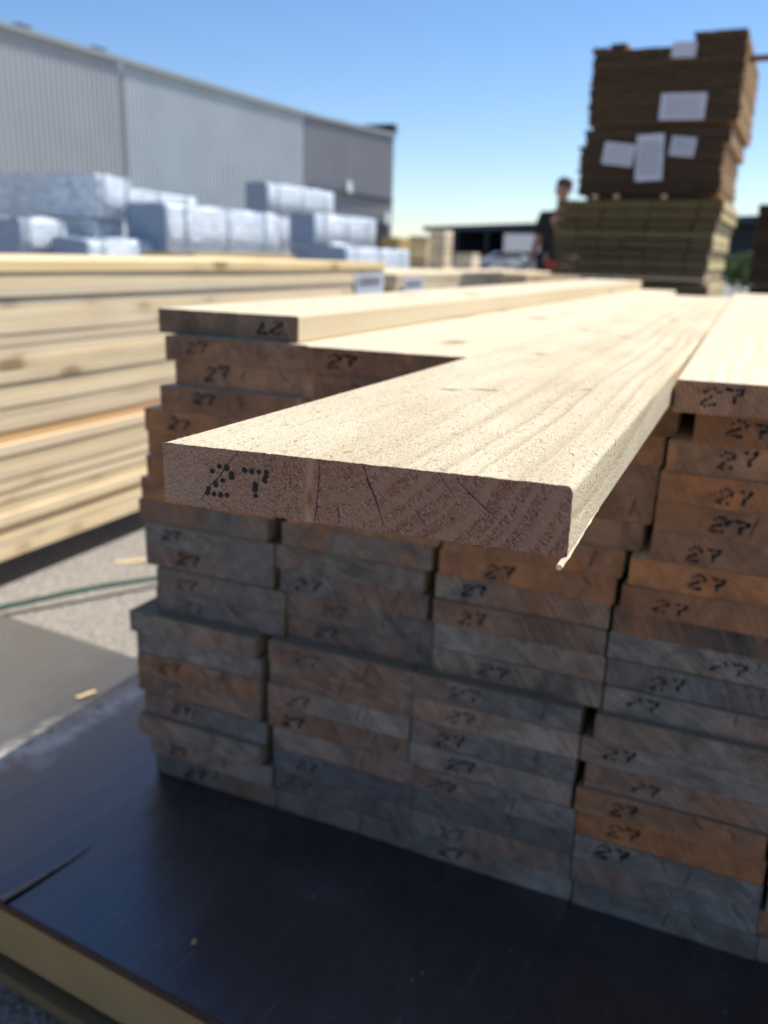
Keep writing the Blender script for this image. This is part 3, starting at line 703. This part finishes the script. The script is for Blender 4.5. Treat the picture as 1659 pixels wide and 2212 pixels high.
# packs following the left pack
gp = 'pale packs in a row beyond the left pack'
bundle('timber_pack', LX-1.1, LX, 3.60, 5.62, -.777, .012, 22, 5, M_leftpack, 'pale timber pack just beyond the left pack with a label on its near end', group=gp, seed=11, jit=.004)
paper('paper_label', 0, .30, -.12, -.01, None, 1, 6, lab='grey printed label on the second pale pack in the row', cat='label', loc=(LX+.012, 3.66, .0), rz=R(90), bars=True)
bundle('timber_pack', LX-1.1, LX-.02, 6.35, 8.9, -.777, -.012, 22, 5, M_leftpack, 'short pale timber pack beyond the gap at the end of the row', group=gp, seed=12, jit=.004)
bundle('timber_pack', -9.0, -7.98, 11.08, 14.3, G+.1, .045, 12, 6, M_yellow, 'yellow timber pack seen just over the top of the left pack', seed=13)
bundle('timber_pack', -23.2, -22.0, 51.8, 54.8, -.77, 1.15, 8, 6, M_yellow, 'brownish far pack beside the warehouse corner', group='tan packs in the distance', seed=14)
bundle('timber_pack', -20.35, -19.2, 49.6, 51.6, -.77, 1.21, 6, 5, M_green, 'grey-tan far pack between two other tan packs', group='tan packs in the distance', seed=15)
bundle('timber_pack', -17.75, -16.85, 46.3, 47.6, -.77, 1.45, 8, 4, M_leftpack, 'tallest tan far pack in front of the dark shed', group='tan packs in the distance', seed=16)
bundle('timber_pack', -14.9, -13.95, 42.6, 43.8, -.77, .28, 5, 4, M_leftpack, 'low beige far pack between the tall tan pack and the car', group='tan packs in the distance', seed=17)

# ------------------------------------------------------------------ plastic-wrapped packs before the warehouse
t = NT('white_plastic_wrap', .30, .6); co = t.objc(); s = t.sep(co)
wn = t.noise(t.comb(s[0], t.math('MULTIPLY', s[1], 2.2), t.math('MULTIPLY', s[2], .55)), 6., 4, .6, 1.0)
cre = t.math('ABSOLUTE', t.math('SUBTRACT', t.noise(t.comb(s[0], t.math('MULTIPLY', s[1], .35), s[2]), 4., 3, .5, 2.), .5))
pr = t.noise(t.comb(t.math('MULTIPLY', s[0], 5.), t.math('MULTIPLY', s[1], 3.), t.math('MULTIPLY', s[2], 7.)), 1.2, 2, .4)
c = t.mix(t.ramp(wn, [(.35, 0), (.7, 1)]), (.60, .70, .80), (.86, .92, .97))
c = t.mix(t.ramp(cre, [(.0, .5), (.03, 0)]), c, (1., 1., 1.))
c = t.mix(t.ramp(pr, [(.58, 0), (.66, .45)]), c, (.30, .36, .44))
t.col(c); t.b.inputs['Coat Weight'].default_value = 1.; t.b.inputs['Coat Roughness'].default_value = .09; t.b.inputs['Coat IOR'].default_value = 1.8
h = t.math('ADD', wn, t.math('MULTIPLY', t.ramp(cre, [(.0, 1), (.08, 0)]), .5))
bn = t.bump(h, .9, .045); t.nrm(bn); t.l(bn, t.b.inputs['Coat Normal']); M_wrap = t.m
t = NT('shaded_wrap_end', .35, .5); co = t.objc(); wn = t.noise(co, 5., 4, .6)  # end faces: shade painted in as a darker wrap colour
t.col(t.ramp(wn, [(.3, (.22, .29, .39)), (.7, (.31, .38, .47))])); t.nrm(t.bump(wn, .6, .03)); M_wend = t.m
M_wstrap = plain('strap_blue', (.30, .36, .42), .4)
def wrapped(x0, x1, y0, y1, z0, z1, label, seed, rz=0, sag=.05, endm=None):
    q = random.Random(seed); w_ = x1-x0; l_ = y1-y0; h_ = z1-z0
    root = empty('wrapped_pack', ((x0+x1)/2, y0, z0), rz, label=label, cat='wrapped pack', group='plastic-wrapped packs before the warehouse')
    bm = bmesh.new(); nx, ny, nz = 8, max(8, int(l_*4)), 7
    rc = .12
    def pos(u, y):      # u 0..1 round the perimeter (open profile, rounded upper corners)
        pts = [(-w_/2, 0), (-w_/2, h_-rc)] + [(-w_/2+rc-rc*math.cos(a), h_-rc+rc*math.sin(a)) for a in (R(30), R(60), R(90))]
        pts += [(-w_/6, h_), (w_/6, h_)] + [(w_/2-rc+rc*math.sin(a), h_-rc+rc*math.cos(a)) for a in (0, R(30), R(60), R(90))] + [(w_/2, h_*.5), (w_/2, 0)]
        return pts
    P = pos(0, 0); rings_ = []
    for j in range(ny+1):
        y = l_*j/ny; ring = []
        for k, (a, b) in enumerate(P):
            n_ = noise.noise(Vector((a*2+seed*3, y*1.6, b*2)))*sag*.55 + noise.noise(Vector((a*5+seed*3, y*4.6, b*7)))*sag*.3
            ring.append(bm.verts.new((a+n_*.6, y, b+(n_ if b > .01 else 0))))
        rings_.append(ring)
    for a, b in zip(rings_, rings_[1:]):
        for k in range(len(P)-1): bm.faces.new((a[k], a[k+1], b[k+1], b[k]))
        bm.faces.new((a[-1], a[0], b[0], b[-1]))
    for k in (0, -1): bm.faces.new(rings_[k]).material_index = 1
    bmesh.ops.recalc_face_normals(bm, faces=bm.faces)
    o = obj('plastic_cover', bm, [M_wrap, endm or M_wend], root)
    for p_ in o.data.polygons: p_.use_smooth = len(p_.vertices) == 4
    for k in range(2 if l_ < 3.4 else 3):
        y = l_*(.15+.7*k/(1 if l_ < 3.4 else 2)); bm = bmesh.new()
        box(bm, -w_/2-.035, -w_/2-.015, y, y+.035, 0, h_); box(bm, w_/2+.018, w_/2+.035, y, y+.035, 0, h_); box(bm, -w_/2-.035, w_/2+.035, y, y+.035, h_+.001, h_+.022)
        obj('strap', bm, M_wstrap, root)
    return root
wrapped(-15.9, -12.7, 14.1, 15.3, .70, 1.57, 'large wrapped pack lying crosswise at the left edge, upper one of two', 1, R(6), endm=M_wrap)
wrapped(-15.9, -12.9, 14.2, 15.3, -.77, .66, 'wrapped pack under the large crosswise one at the left edge', 21, R(6), endm=M_wrap)
wrapped(-14.0, -13.1, 12.43, 15.6-1.9, -.10, .60, 'sagging wrapped pack with a dark end at the left edge, lower row', 2, 0, .12)
wrapped(-12.9, -11.95, 13.0, 16.2, -.77, .25, 'low crinkled wrapped pack right of the sagging one', 3, 0, .14)
wrapped(-17.9, -16.5, 19.2, 23.0, .75, 1.68, 'glinting wrapped pack behind, above the long one', 4, 0, .10)
wrapped(-17.9, -16.5, 19.2, 23.0, -.77, .70, 'wrapped pack under the glinting one behind', 22, 0, .08)
wrapped(-12.66, -11.6, 15.05, 19.75, -.03, 1.04, 'long wrapped pack with a dark blue end facing the viewer', 5, 0, .06)
wrapped(-12.66, -11.55, 15.1, 19.75, -.77, -.08, 'wrapped pack under the long one with the dark blue end', 23, 0, .08)
wrapped(-18.73, -17.75, 29.2, 34.7, 1.45, 2.62, 'highest wrapped pack, left of the dark warehouse section', 6, 0, .08)
wrapped(-18.73, -17.75, 29.2, 34.7, .15, 1.40, 'wrapped pack in the middle under the highest one', 24, 0, .08)
wrapped(-15.43, -14.45, 26.9, 32.0, .33, 1.43, 'wrapped pack with a square dark end below the highest one', 7, 0, .08)
wrapped(-15.43, -14.45, 26.9, 32.0, -.77, .28, 'bottom wrapped pack under the one with the square dark end', 25, 0, .08)
wrapped(-13.65, -12.8, 25.0, 26.6, -.77, .40, 'small wrapped pack with a dark end low in the middle of the row', 8, 0, .05)
wrapped(-12.0, -11.05, 22.6, 27.4, -.77, .27, 'low white wrapped pack with grey marks at the right end of the row', 9, 0, .05)
wrapped(-21.2, -19.9, 31.0, 34.5, -.77, 1.7, 'small wrapped pack half hidden behind the highest one', 10, 0, .08)

# ------------------------------------------------------------------ warehouse
wh = empty('warehouse', (-24.86, 23.7, G), label='long grey corrugated metal warehouse with a paler middle section', cat='warehouse')
def wx(y): return .03*(y)        # wall line in warehouse space, y measured from 23.7
def clad(name, y0, y1, mat, zt=lambda y: 8.0, z0=0., period=.26, dep=.05):
    bm = bmesh.new(); n = int((y1-y0)/period); prev = None
    for k in range(n+1):
        for u, d in ((0, 0), (.45, 0), (.58, dep), (.87, dep)):
            y = y0+(k+u)*period
            if y > y1+1e-6: break
            a = (bm.verts.new((wx(y)+d, y, z0)), bm.verts.new((wx(y)+d, y, zt(y))))
            if prev: bm.faces.new((prev[0], a[0], a[1], prev[1]))
            prev = a
    return obj(name, bm, mat, wh)
M_cl1 = plain('mauve_grey_cladding', (.45, .455, .455), .55, var=.05, scale=.5)
M_cl2 = plain('pale_blue_cladding', (.50, .545, .545), .5, var=.06, scale=.5)
M_cl3 = plain('dark_grey_cladding', (.31, .31, .325), .55, var=.06, scale=.5)
M_trim = plain('trim_metal', (.30, .33, .33), .4, .5, var=.05)
M_dark = plain('dark_metal', (.03, .034, .04), .5)
HT = lambda y: 8.0+max(0, (y-19.9))*.026
clad('cladding_left', -20, 5.85, M_cl1, HT); clad('cladding_middle', 5.9, 19.8, M_cl2, HT); clad('cladding_right', 19.85, 31.2, M_cl3, HT)
def seg(name, ya, yb, z0, z1, x0, x1, mat):
    bm = bmesh.new(); n = 10
    v = None
    for k in range(n+1):
        a = ya+(yb-ya)*k/n; h = HT(a)-8
        c_ = [bm.verts.new(p) for p in ((wx(a)+x0, a, z0+h), (wx(a)+x1, a, z0+h), (wx(a)+x1, a, z1+h), (wx(a)+x0, a, z1+h))]
        if v:
            for i in range(4): bm.faces.new((v[i], v[(i+1) % 4], c_[(i+1) % 4], c_[i]))
        v = c_
    bmesh.ops.recalc_face_normals(bm, faces=bm.faces)
    return obj(name, bm, mat, wh)
seg('eaves_trim', -20, 31.25, 8.0, 8.18, -.1, .22, M_trim)
bm = bmesh.new(); box(bm, -30, -.12, -20, 31.2, 7.6, 7.9); obj('roof', bm, M_trim, wh)
bm = bmesh.new(); box(bm, -30, .80, 31.22, 31.5, 0, 8.3); obj('end_wall', bm, M_cl3, wh)
bm = bmesh.new(); box(bm, -4.0, 1.02, 31.0, 31.6, 8.31, 9.05); obj('parapet', bm, M_dark, wh)
bm = bmesh.new(); box(bm, .86, 1.08, 20, 31.18, 4.3, 4.42); obj('horizontal_flashing', bm, M_dark, wh)
bm = bmesh.new(); box(bm, .90, 1.0, 28.4, 30.6, 0, 2.9); obj('door', bm, M_dark, wh)
for y, z in ((24.9, 4.7), (30.2, 3.2)):
    o = obj('wall_lamp', bbox(0, .18, -.32, .32, -.36, .36, .05), plain('lamp_housing', (.65, .68, .7), .4), wh); o.location = (wx(y)+.06, y, z)
for y in (1.2, 5.0-.1):
    root_v = obj('roof_vent', bbox(-.25, .25, -.3, .3, 0, .38, .08, 3), M_dark, wh); root_v.location = (-.3+wx(y), y, 8.0)

# ------------------------------------------------------------------ far open shed, sign, car, bush
A = Vector((-37.6, 97.1, G)); B = Vector((-1.06, 65.3, G)); dv = (B-A); ang = math.atan2(dv.y, dv.x); Ls = dv.length
sh2 = empty('open_shed', A, ang, label='long dark open-fronted shed with a flat roof in the far distance', cat='shed')
M_shed = plain('dark_blue_sheeting', (.030, .045, .065), .6)
bm = bmesh.new(); box(bm, 0, Ls+30, -1, 14, 3.6, 4.1); obj('roof', bm, M_shed, sh2)
bm = bmesh.new(); box(bm, 0, Ls+30, 13.5, 14, 0, 3.6); obj('back_wall', bm, M_shed, sh2)
bm = bmesh.new(); box(bm, 0, .4, 0, 13.4, 0, 3.59); obj('side_wall', bm, M_shed, sh2)
for k in range(13):
    bm = bmesh.new(); box(bm, .6+6.2*k, .9+6.2*k, -.4, -.1, 0, 3.59); obj('column', bm, M_shed, sh2)
bm = bmesh.new(); box(bm, 35, Ls+29, 1.5, 1.7, .0, 3.58); obj('wall_panel', bm, M_shed, sh2)
sg = empty('sign_board', (-15.85, 58.3, G), R(-8), label='plain white board on posts in front of the dark shed', cat='sign board')
# board at the place and size of the pale rectangle
obj('panel', bbox(-1.3, 1.3, 0, .08, 1.36, 2.5, .03), plain('white_board', (.85, .85, .86), .5), sg)
for x in (-1.1, 1.05):
    bm = bmesh.new(); tube(bm, [(x, .14, 0), (x, .14, 2.6)], .05, 8); obj('post', bm, M_dark, sg)
def car(loc, rz):
    root = empty('parked_car', loc, rz, label='silver parked car beside the tall dark stack, far away before the shed', cat='car')
    paint = plain('silver_paint', (.50, .53, .56), .25, .6, metal=.3, var=.03); glass = plain('car_glass', (.03, .04, .05), .08, .6)
    prof = [(-2.15, .30), (-2.2, .62), (-2.05, .80), (-1.25, .90), (-.55, 1.30), (.35, 1.36), (1.15, 1.22), (1.75, .93), (2.1, .88), (2.2, .6), (2.12, .30)]
    bm = bmesh.new(); rows = []
    for yv, s_ in ((-.86, .9), (-.80, 1.), (.80, 1.), (.86, .9)):
        rows.append([bm.verts.new((x, yv*(1 if z < .95 else .80), .30+(z-.30)*s_)) for x, z in prof])
    for a, b in zip(rows, rows[1:]):
        for k in range(len(prof)): bm.faces.new((a[k], a[(k+1) % len(prof)], b[(k+1) % len(prof)], b[k]))
    bm.faces.new(rows[0][::-1]); bm.faces.new(rows[-1]); bmesh.ops.recalc_face_normals(bm, faces=bm.faces)
    obj('body', bm, paint, root)
    bm = bmesh.new(); a = [bm.verts.new(p) for p in ((-1.17, -.66, .965), (-1.17, .66, .965), (-.60, .60, 1.285), (-.60, -.60, 1.285))]; bm.faces.new(a)
    bmesh.ops.solidify(bm, geom=bm.faces[:], thickness=.03); obj('windscreen', bm, glass, root)
    for s_ in (-1, 1):
        bm = bmesh.new(); a = [bm.verts.new((x, s_*(.83-.13*(z-.93)/.4), z)) for x, z in ((-1.0, .95), (1.3, .95), (1.0, 1.18), (.3, 1.28), (-.5, 1.24))]; bm.faces.new(a)
        bmesh.ops.solidify(bm, geom=bm.faces[:], thickness=.02); obj('side_window', bm, glass, root)
        for x in (-1.35, 1.35):
            bm = bmesh.new(); tube(bm, [(x, s_*.66, .31), (x, s_*.88, .31)], .31, 20); wl = obj('wheel', bm, plain('tyre', (.02, .02, .02), .8), root)
            bm = bmesh.new(); tube(bm, [(x, s_*.86, .31), (x, s_*.895, .31)], .19, 14); obj('rim', bm, M_trim, wl)
        bm = bbox(-2.22, -2.12, s_*.68-.14, s_*.68+.14, .60, .72, .03); obj('headlight', bm, M_paper, root)
car((-17.6, 60.2, G), R(25))
t = NT('bush_leaf', .6); co = t.objc(); t.col(t.ramp(t.noise(co, 3., 3), [(.3, (.05, .09, .03)), (.7, (.13, .19, .06))])); M_leaf = t.m
q = random.Random(8); root = empty('bush', (-.70, 34.0, G), label='small green bush in the distance right of the tall dark stack', cat='bush')
bm = bmesh.new()
for k in range(2600):
    v = Vector((q.gauss(0, 1), q.gauss(0, 1), q.gauss(0, 1))).normalized()*q.random()**.4
    p = Vector((v.x*1.0, v.y*.8, .72+v.z*.6)) + Vector((noise.noise(v*2.5), noise.noise(v*2.5+Vector((3, 3, 3))), noise.noise(v*3)))*.3
    a = Vector((q.uniform(-1, 1), q.uniform(-1, 1), q.uniform(-1, 1))).normalized()*.06; b = a.cross(Vector((q.uniform(-1, 1), q.uniform(-1, 1), q.uniform(-1, 1)))).normalized()*.035
    bm.faces.new([bm.verts.new(p+a), bm.verts.new(p+b), bm.verts.new(p-a), bm.verts.new(p-b)])
obj('foliage', bm, M_leaf, root)
bm = bmesh.new()
for k in range(5): tube(bm, [(0, 0, 0), (q.uniform(-.2, .2), q.uniform(-.2, .2), .4), (q.uniform(-.6, .6), q.uniform(-.5, .5), .9)], [.03, .02, .008], 6)
obj('stem', bm, M_bearer, root)
bm = bmesh.new(); box(bm, -6, 14, 36, 42, G+.004, G+.008)
obj('pavement', bm, plain('pale_concrete', (.42, .42, .41), .9), kind='structure')

# ------------------------------------------------------------------ person
M_skin = plain('skin', (.42, .24, .17), .55, var=.08, scale=20)
M_shirt = plain('black_tshirt', (.016, .018, .022), .85, bump=.002)
M_short = plain('dark_trousers', (.03, .035, .05), .85)
M_hair = plain('brown_hair', (.05, .028, .016), .7, var=.3, scale=60)
M_shoe = plain('shoe', (.05, .05, .05), .6)
def skin(name, verts, edges, radii, mat, parent, rootv=0, lvl=2):
    me = bpy.data.meshes.new(name); me.from_pydata(verts, edges, [])
    o = link(name, me, parent); me.materials.append(mat)
    m = o.modifiers.new('skin', 'SKIN'); m.use_smooth_shade = True
    for i, r_ in enumerate(radii):
        r_ = r_ if isinstance(r_, tuple) else (r_, r_)
        me.skin_vertices[0].data[i].radius = r_; me.skin_vertices[0].data[i].use_root = (i == rootv)
    s_ = o.modifiers.new('sub', 'SUBSURF'); s_.levels = lvl; s_.render_levels = lvl
    return o
pr = empty('person', (-1.47, 8.55, G), R(-8), label='person in a black t-shirt standing behind the stacks, holding something reddish', cat='person')
V = []; E_ = []; RR = []
def av(p, r_, par=None):
    V.append(p); RR.append(r_); 
    if par is not None: E_.append((par, len(V)-1))
    return len(V)-1
pel = av((0, 0, .95), (.15, .11)); ab = av((0, -.01, 1.12), (.14, .10), pel); ch = av((0, 0, 1.32), (.17, .11), ab); nk0 = av((0, .01, 1.46), (.075, .07), ch)
nk = av((0, 0, 1.53), .055, nk0); jw = av((0, -.02, 1.60), (.058, .065), nk); hd = av((0, -.01, 1.68), (.075, .092), jw); tp = av((0, .0, 1.735), (.055, .07), hd)
hands = {}
for s_ in (-1, 1):
    sh_ = av((s_*.19, .01, 1.41), .06, ch); el = av((s_*.27, .02, 1.13), .043, sh_); wr = av((s_*.23, -.17, .97), .028, el); pm = av((s_*.215, -.235, .945), (.038, .018), wr)
    for k, (dx, ln) in enumerate(((-.027, .062), (-.009, .075), (.009, .072), (.027, .055))):
        a = av((s_*.215+dx, -.275, .94), .0095, pm); b = av((s_*.215+dx, -.275-ln*.45, .922), .0088, a); av((s_*.215+dx*.9, -.275-ln*.62, .895), .0078, b)
    a = av((s_*.215-s_*.040, -.235, .935), .011, pm); av((s_*.215-s_*.055, -.27, .915), .009, a)
    hp = av((s_*.10, 0, .88), .095, pel); kn = av((s_*.11, -.01, .50), .06, hp); an = av((s_*.115, .01, .10), .04, kn); av((s_*.13, -.13, .035), (.045, .03), an)
body = skin('body', V, E_, RR, M_skin, pr)
# clothing follows the body
skin('tshirt', [(0, 0, .93), (0, -.01, 1.12), (0, 0, 1.32), (0, .01, 1.45), (-.20, .01, 1.41), (-.262, .02, 1.20), (.20, .01, 1.41), (.262, .02, 1.20)],
     [(0, 1), (1, 2), (2, 3), (2, 4), (4, 5), (2, 6), (6, 7)], [(.168, .13), (.158, .118), (.19, .128), (.09, .08), .078, .064, .078, .064], M_shirt, pr, 1)
skin('trousers', [(0, 0, .96), (-.10, 0, .86), (-.112, -.01, .50), (-.117, .01, .12), (.10, 0, .86), (.112, -.01, .50), (.117, .01, .12)],
     [(0, 1), (1, 2), (2, 3), (0, 4), (4, 5), (5, 6)], [(.165, .125), .108, .078, .062, .108, .078, .062], M_short, pr, 0)
hb = bmesh.new(); bmesh.ops.create_icosphere(hb, subdivisions=3, radius=1)
for v in hb.verts:
    v.co = Vector((v.co.x*.085, v.co.y*.10+.012, v.co.z*.075+.0)) * (1+.06*noise.noise(v.co*9))
    v.co += Vector((0, .012, 1.728)); 
bmesh.ops.delete(hb, geom=[v for v in hb.verts if v.co.y < -.055 and v.co.z < 1.72 or v.co.z < 1.665], context='VERTS')
obj('hair', hb, M_hair, pr, True)
for nm, p_, r_, m_ in (('nose', (0, -.118, 1.655), (.013, .018, .022), M_skin), ('mouth', (0, -.100, 1.612), (.024, .006, .006), plain('lips', (.30, .12, .10))), ('eye', (-.03, -.098, 1.683), (.012, .008, .007), M_ink), ('eye', (.03, -.098, 1.683), (.012, .008, .007), M_ink), ('ear', (-.082, 0, 1.665), (.012, .02, .032), M_skin), ('ear', (.082, 0, 1.665), (.012, .02, .032), M_skin)):
    b_ = bmesh.new(); bmesh.ops.create_uvsphere(b_, u_segments=12, v_segments=8, radius=1)
    for v in b_.verts: v.co = Vector((v.co.x*r_[0], v.co.y*r_[1], v.co.z*r_[2]))+Vector(p_)
    obj(nm, b_, m_, pr, True)
for s_ in (-1, 1):
    b_ = bbox(s_*.125-.048, s_*.125+.048, -.20, .07, .0, .085, .03, 3); obj('shoe', b_, M_shoe, pr)
o = obj('glove_bundle', bbox(-.10, .10, -.05, .05, -.05, .05, .03, 3), plain('red_cloth', (.35, .05, .05), .8, var=.3), label='reddish bundle held in the hands of the standing person', cat='bundle')
o.location = (-1.44, 8.27, G+.925)

# ------------------------------------------------------------------ strap and scraps
M_gstrap = plain('green_strap', (.004, .045, .033), .5, .3)
bm = bmesh.new(); pts = []
for k in range(30):
    u = k/29; pts.append(Vector((-1.52+1.12*u+.03*math.sin(u*5), .05+1.60*u-.06*math.sin(u*3.1), G+.020+.012*math.sin(u*9)**2)))
pv = None
for k, p_ in enumerate(pts):
    d = (pts[min(k+1, 29)]-pts[max(k-1, 0)]).normalized(); s_ = Vector((-d.y, d.x, .25)).normalized()*.012
    cur = (bm.verts.new(p_-s_), bm.verts.new(p_+s_), bm.verts.new(p_+s_+Vector((0, 0, .0012))), bm.verts.new(p_-s_+Vector((0, 0, .0012))))
    if pv:
        for i in range(4): bm.faces.new((pv[i], pv[(i+1) % 4], cur[(i+1) % 4], cur[i]))
    pv = cur
bmesh.ops.recalc_face_normals(bm, faces=bm.faces)
obj('plastic_strap', bm, M_gstrap, label='dark green plastic strap lying across the asphalt from the stack to the left', cat='strap')
def chip(x, y, z, ln, wd, rz, lab, c=(.70, .68, .62), th=.004):
    q = random.Random(int(x*1000)); bm = bmesh.new(); n = 6; top = []; bot = []
    for k in range(n+1):
        u = k/n-.5; ww = wd*(1-abs(u)*q.uniform(.5, 1.2)); h = .002*math.sin(u*5)+th
        top.append((bm.verts.new((u*ln, -ww/2, h)), bm.verts.new((u*ln, ww/2, h+.001)))); bot.append((bm.verts.new((u*ln, -ww/2, 0)), bm.verts.new((u*ln, ww/2, 0))))
    for k in range(n):
        a, b, c_, d = top[k], top[k+1], bot[k], bot[k+1]
        bm.faces.new((a[0], a[1], b[1], b[0])); bm.faces.new((c_[0], d[0], d[1], c_[1])); bm.faces.new((a[0], b[0], d[0], c_[0])); bm.faces.new((a[1], c_[1], d[1], b[1]))
    bm.faces.new((top[0][0], bot[0][0], bot[0][1], top[0][1])); bm.faces.new((top[-1][0], top[-1][1], bot[-1][1], bot[-1][0]))
    bmesh.ops.recalc_face_normals(bm, faces=bm.faces)
    o = obj('wood_chip', bm, M_pale, label=lab, cat='wood chip'); o.location = (x, y, z); o.rotation_euler = (0, 0, rz); o.color = (*[min(1, a*1.4) for a in c], 1); return o
chip(-1.016, 1.13, G+.001, .13, .022, R(40), 'pale wood chip on the asphalt between the left pack and the stack')
chip(-.285, .12, Z0+.001, .035, .010, R(55), 'pale sliver on the black sheet at the shadow edge')
chip(-.03, -.28, G+.03, .16, .018, R(20), 'stick lying on the ground in front of the bearers', th=.016)
chip(.255, -.29, Z0+.001, .006, .004, R(20), 'tiny pale crumb at the very front edge of the black sheet', c=(.5, .45, .35))
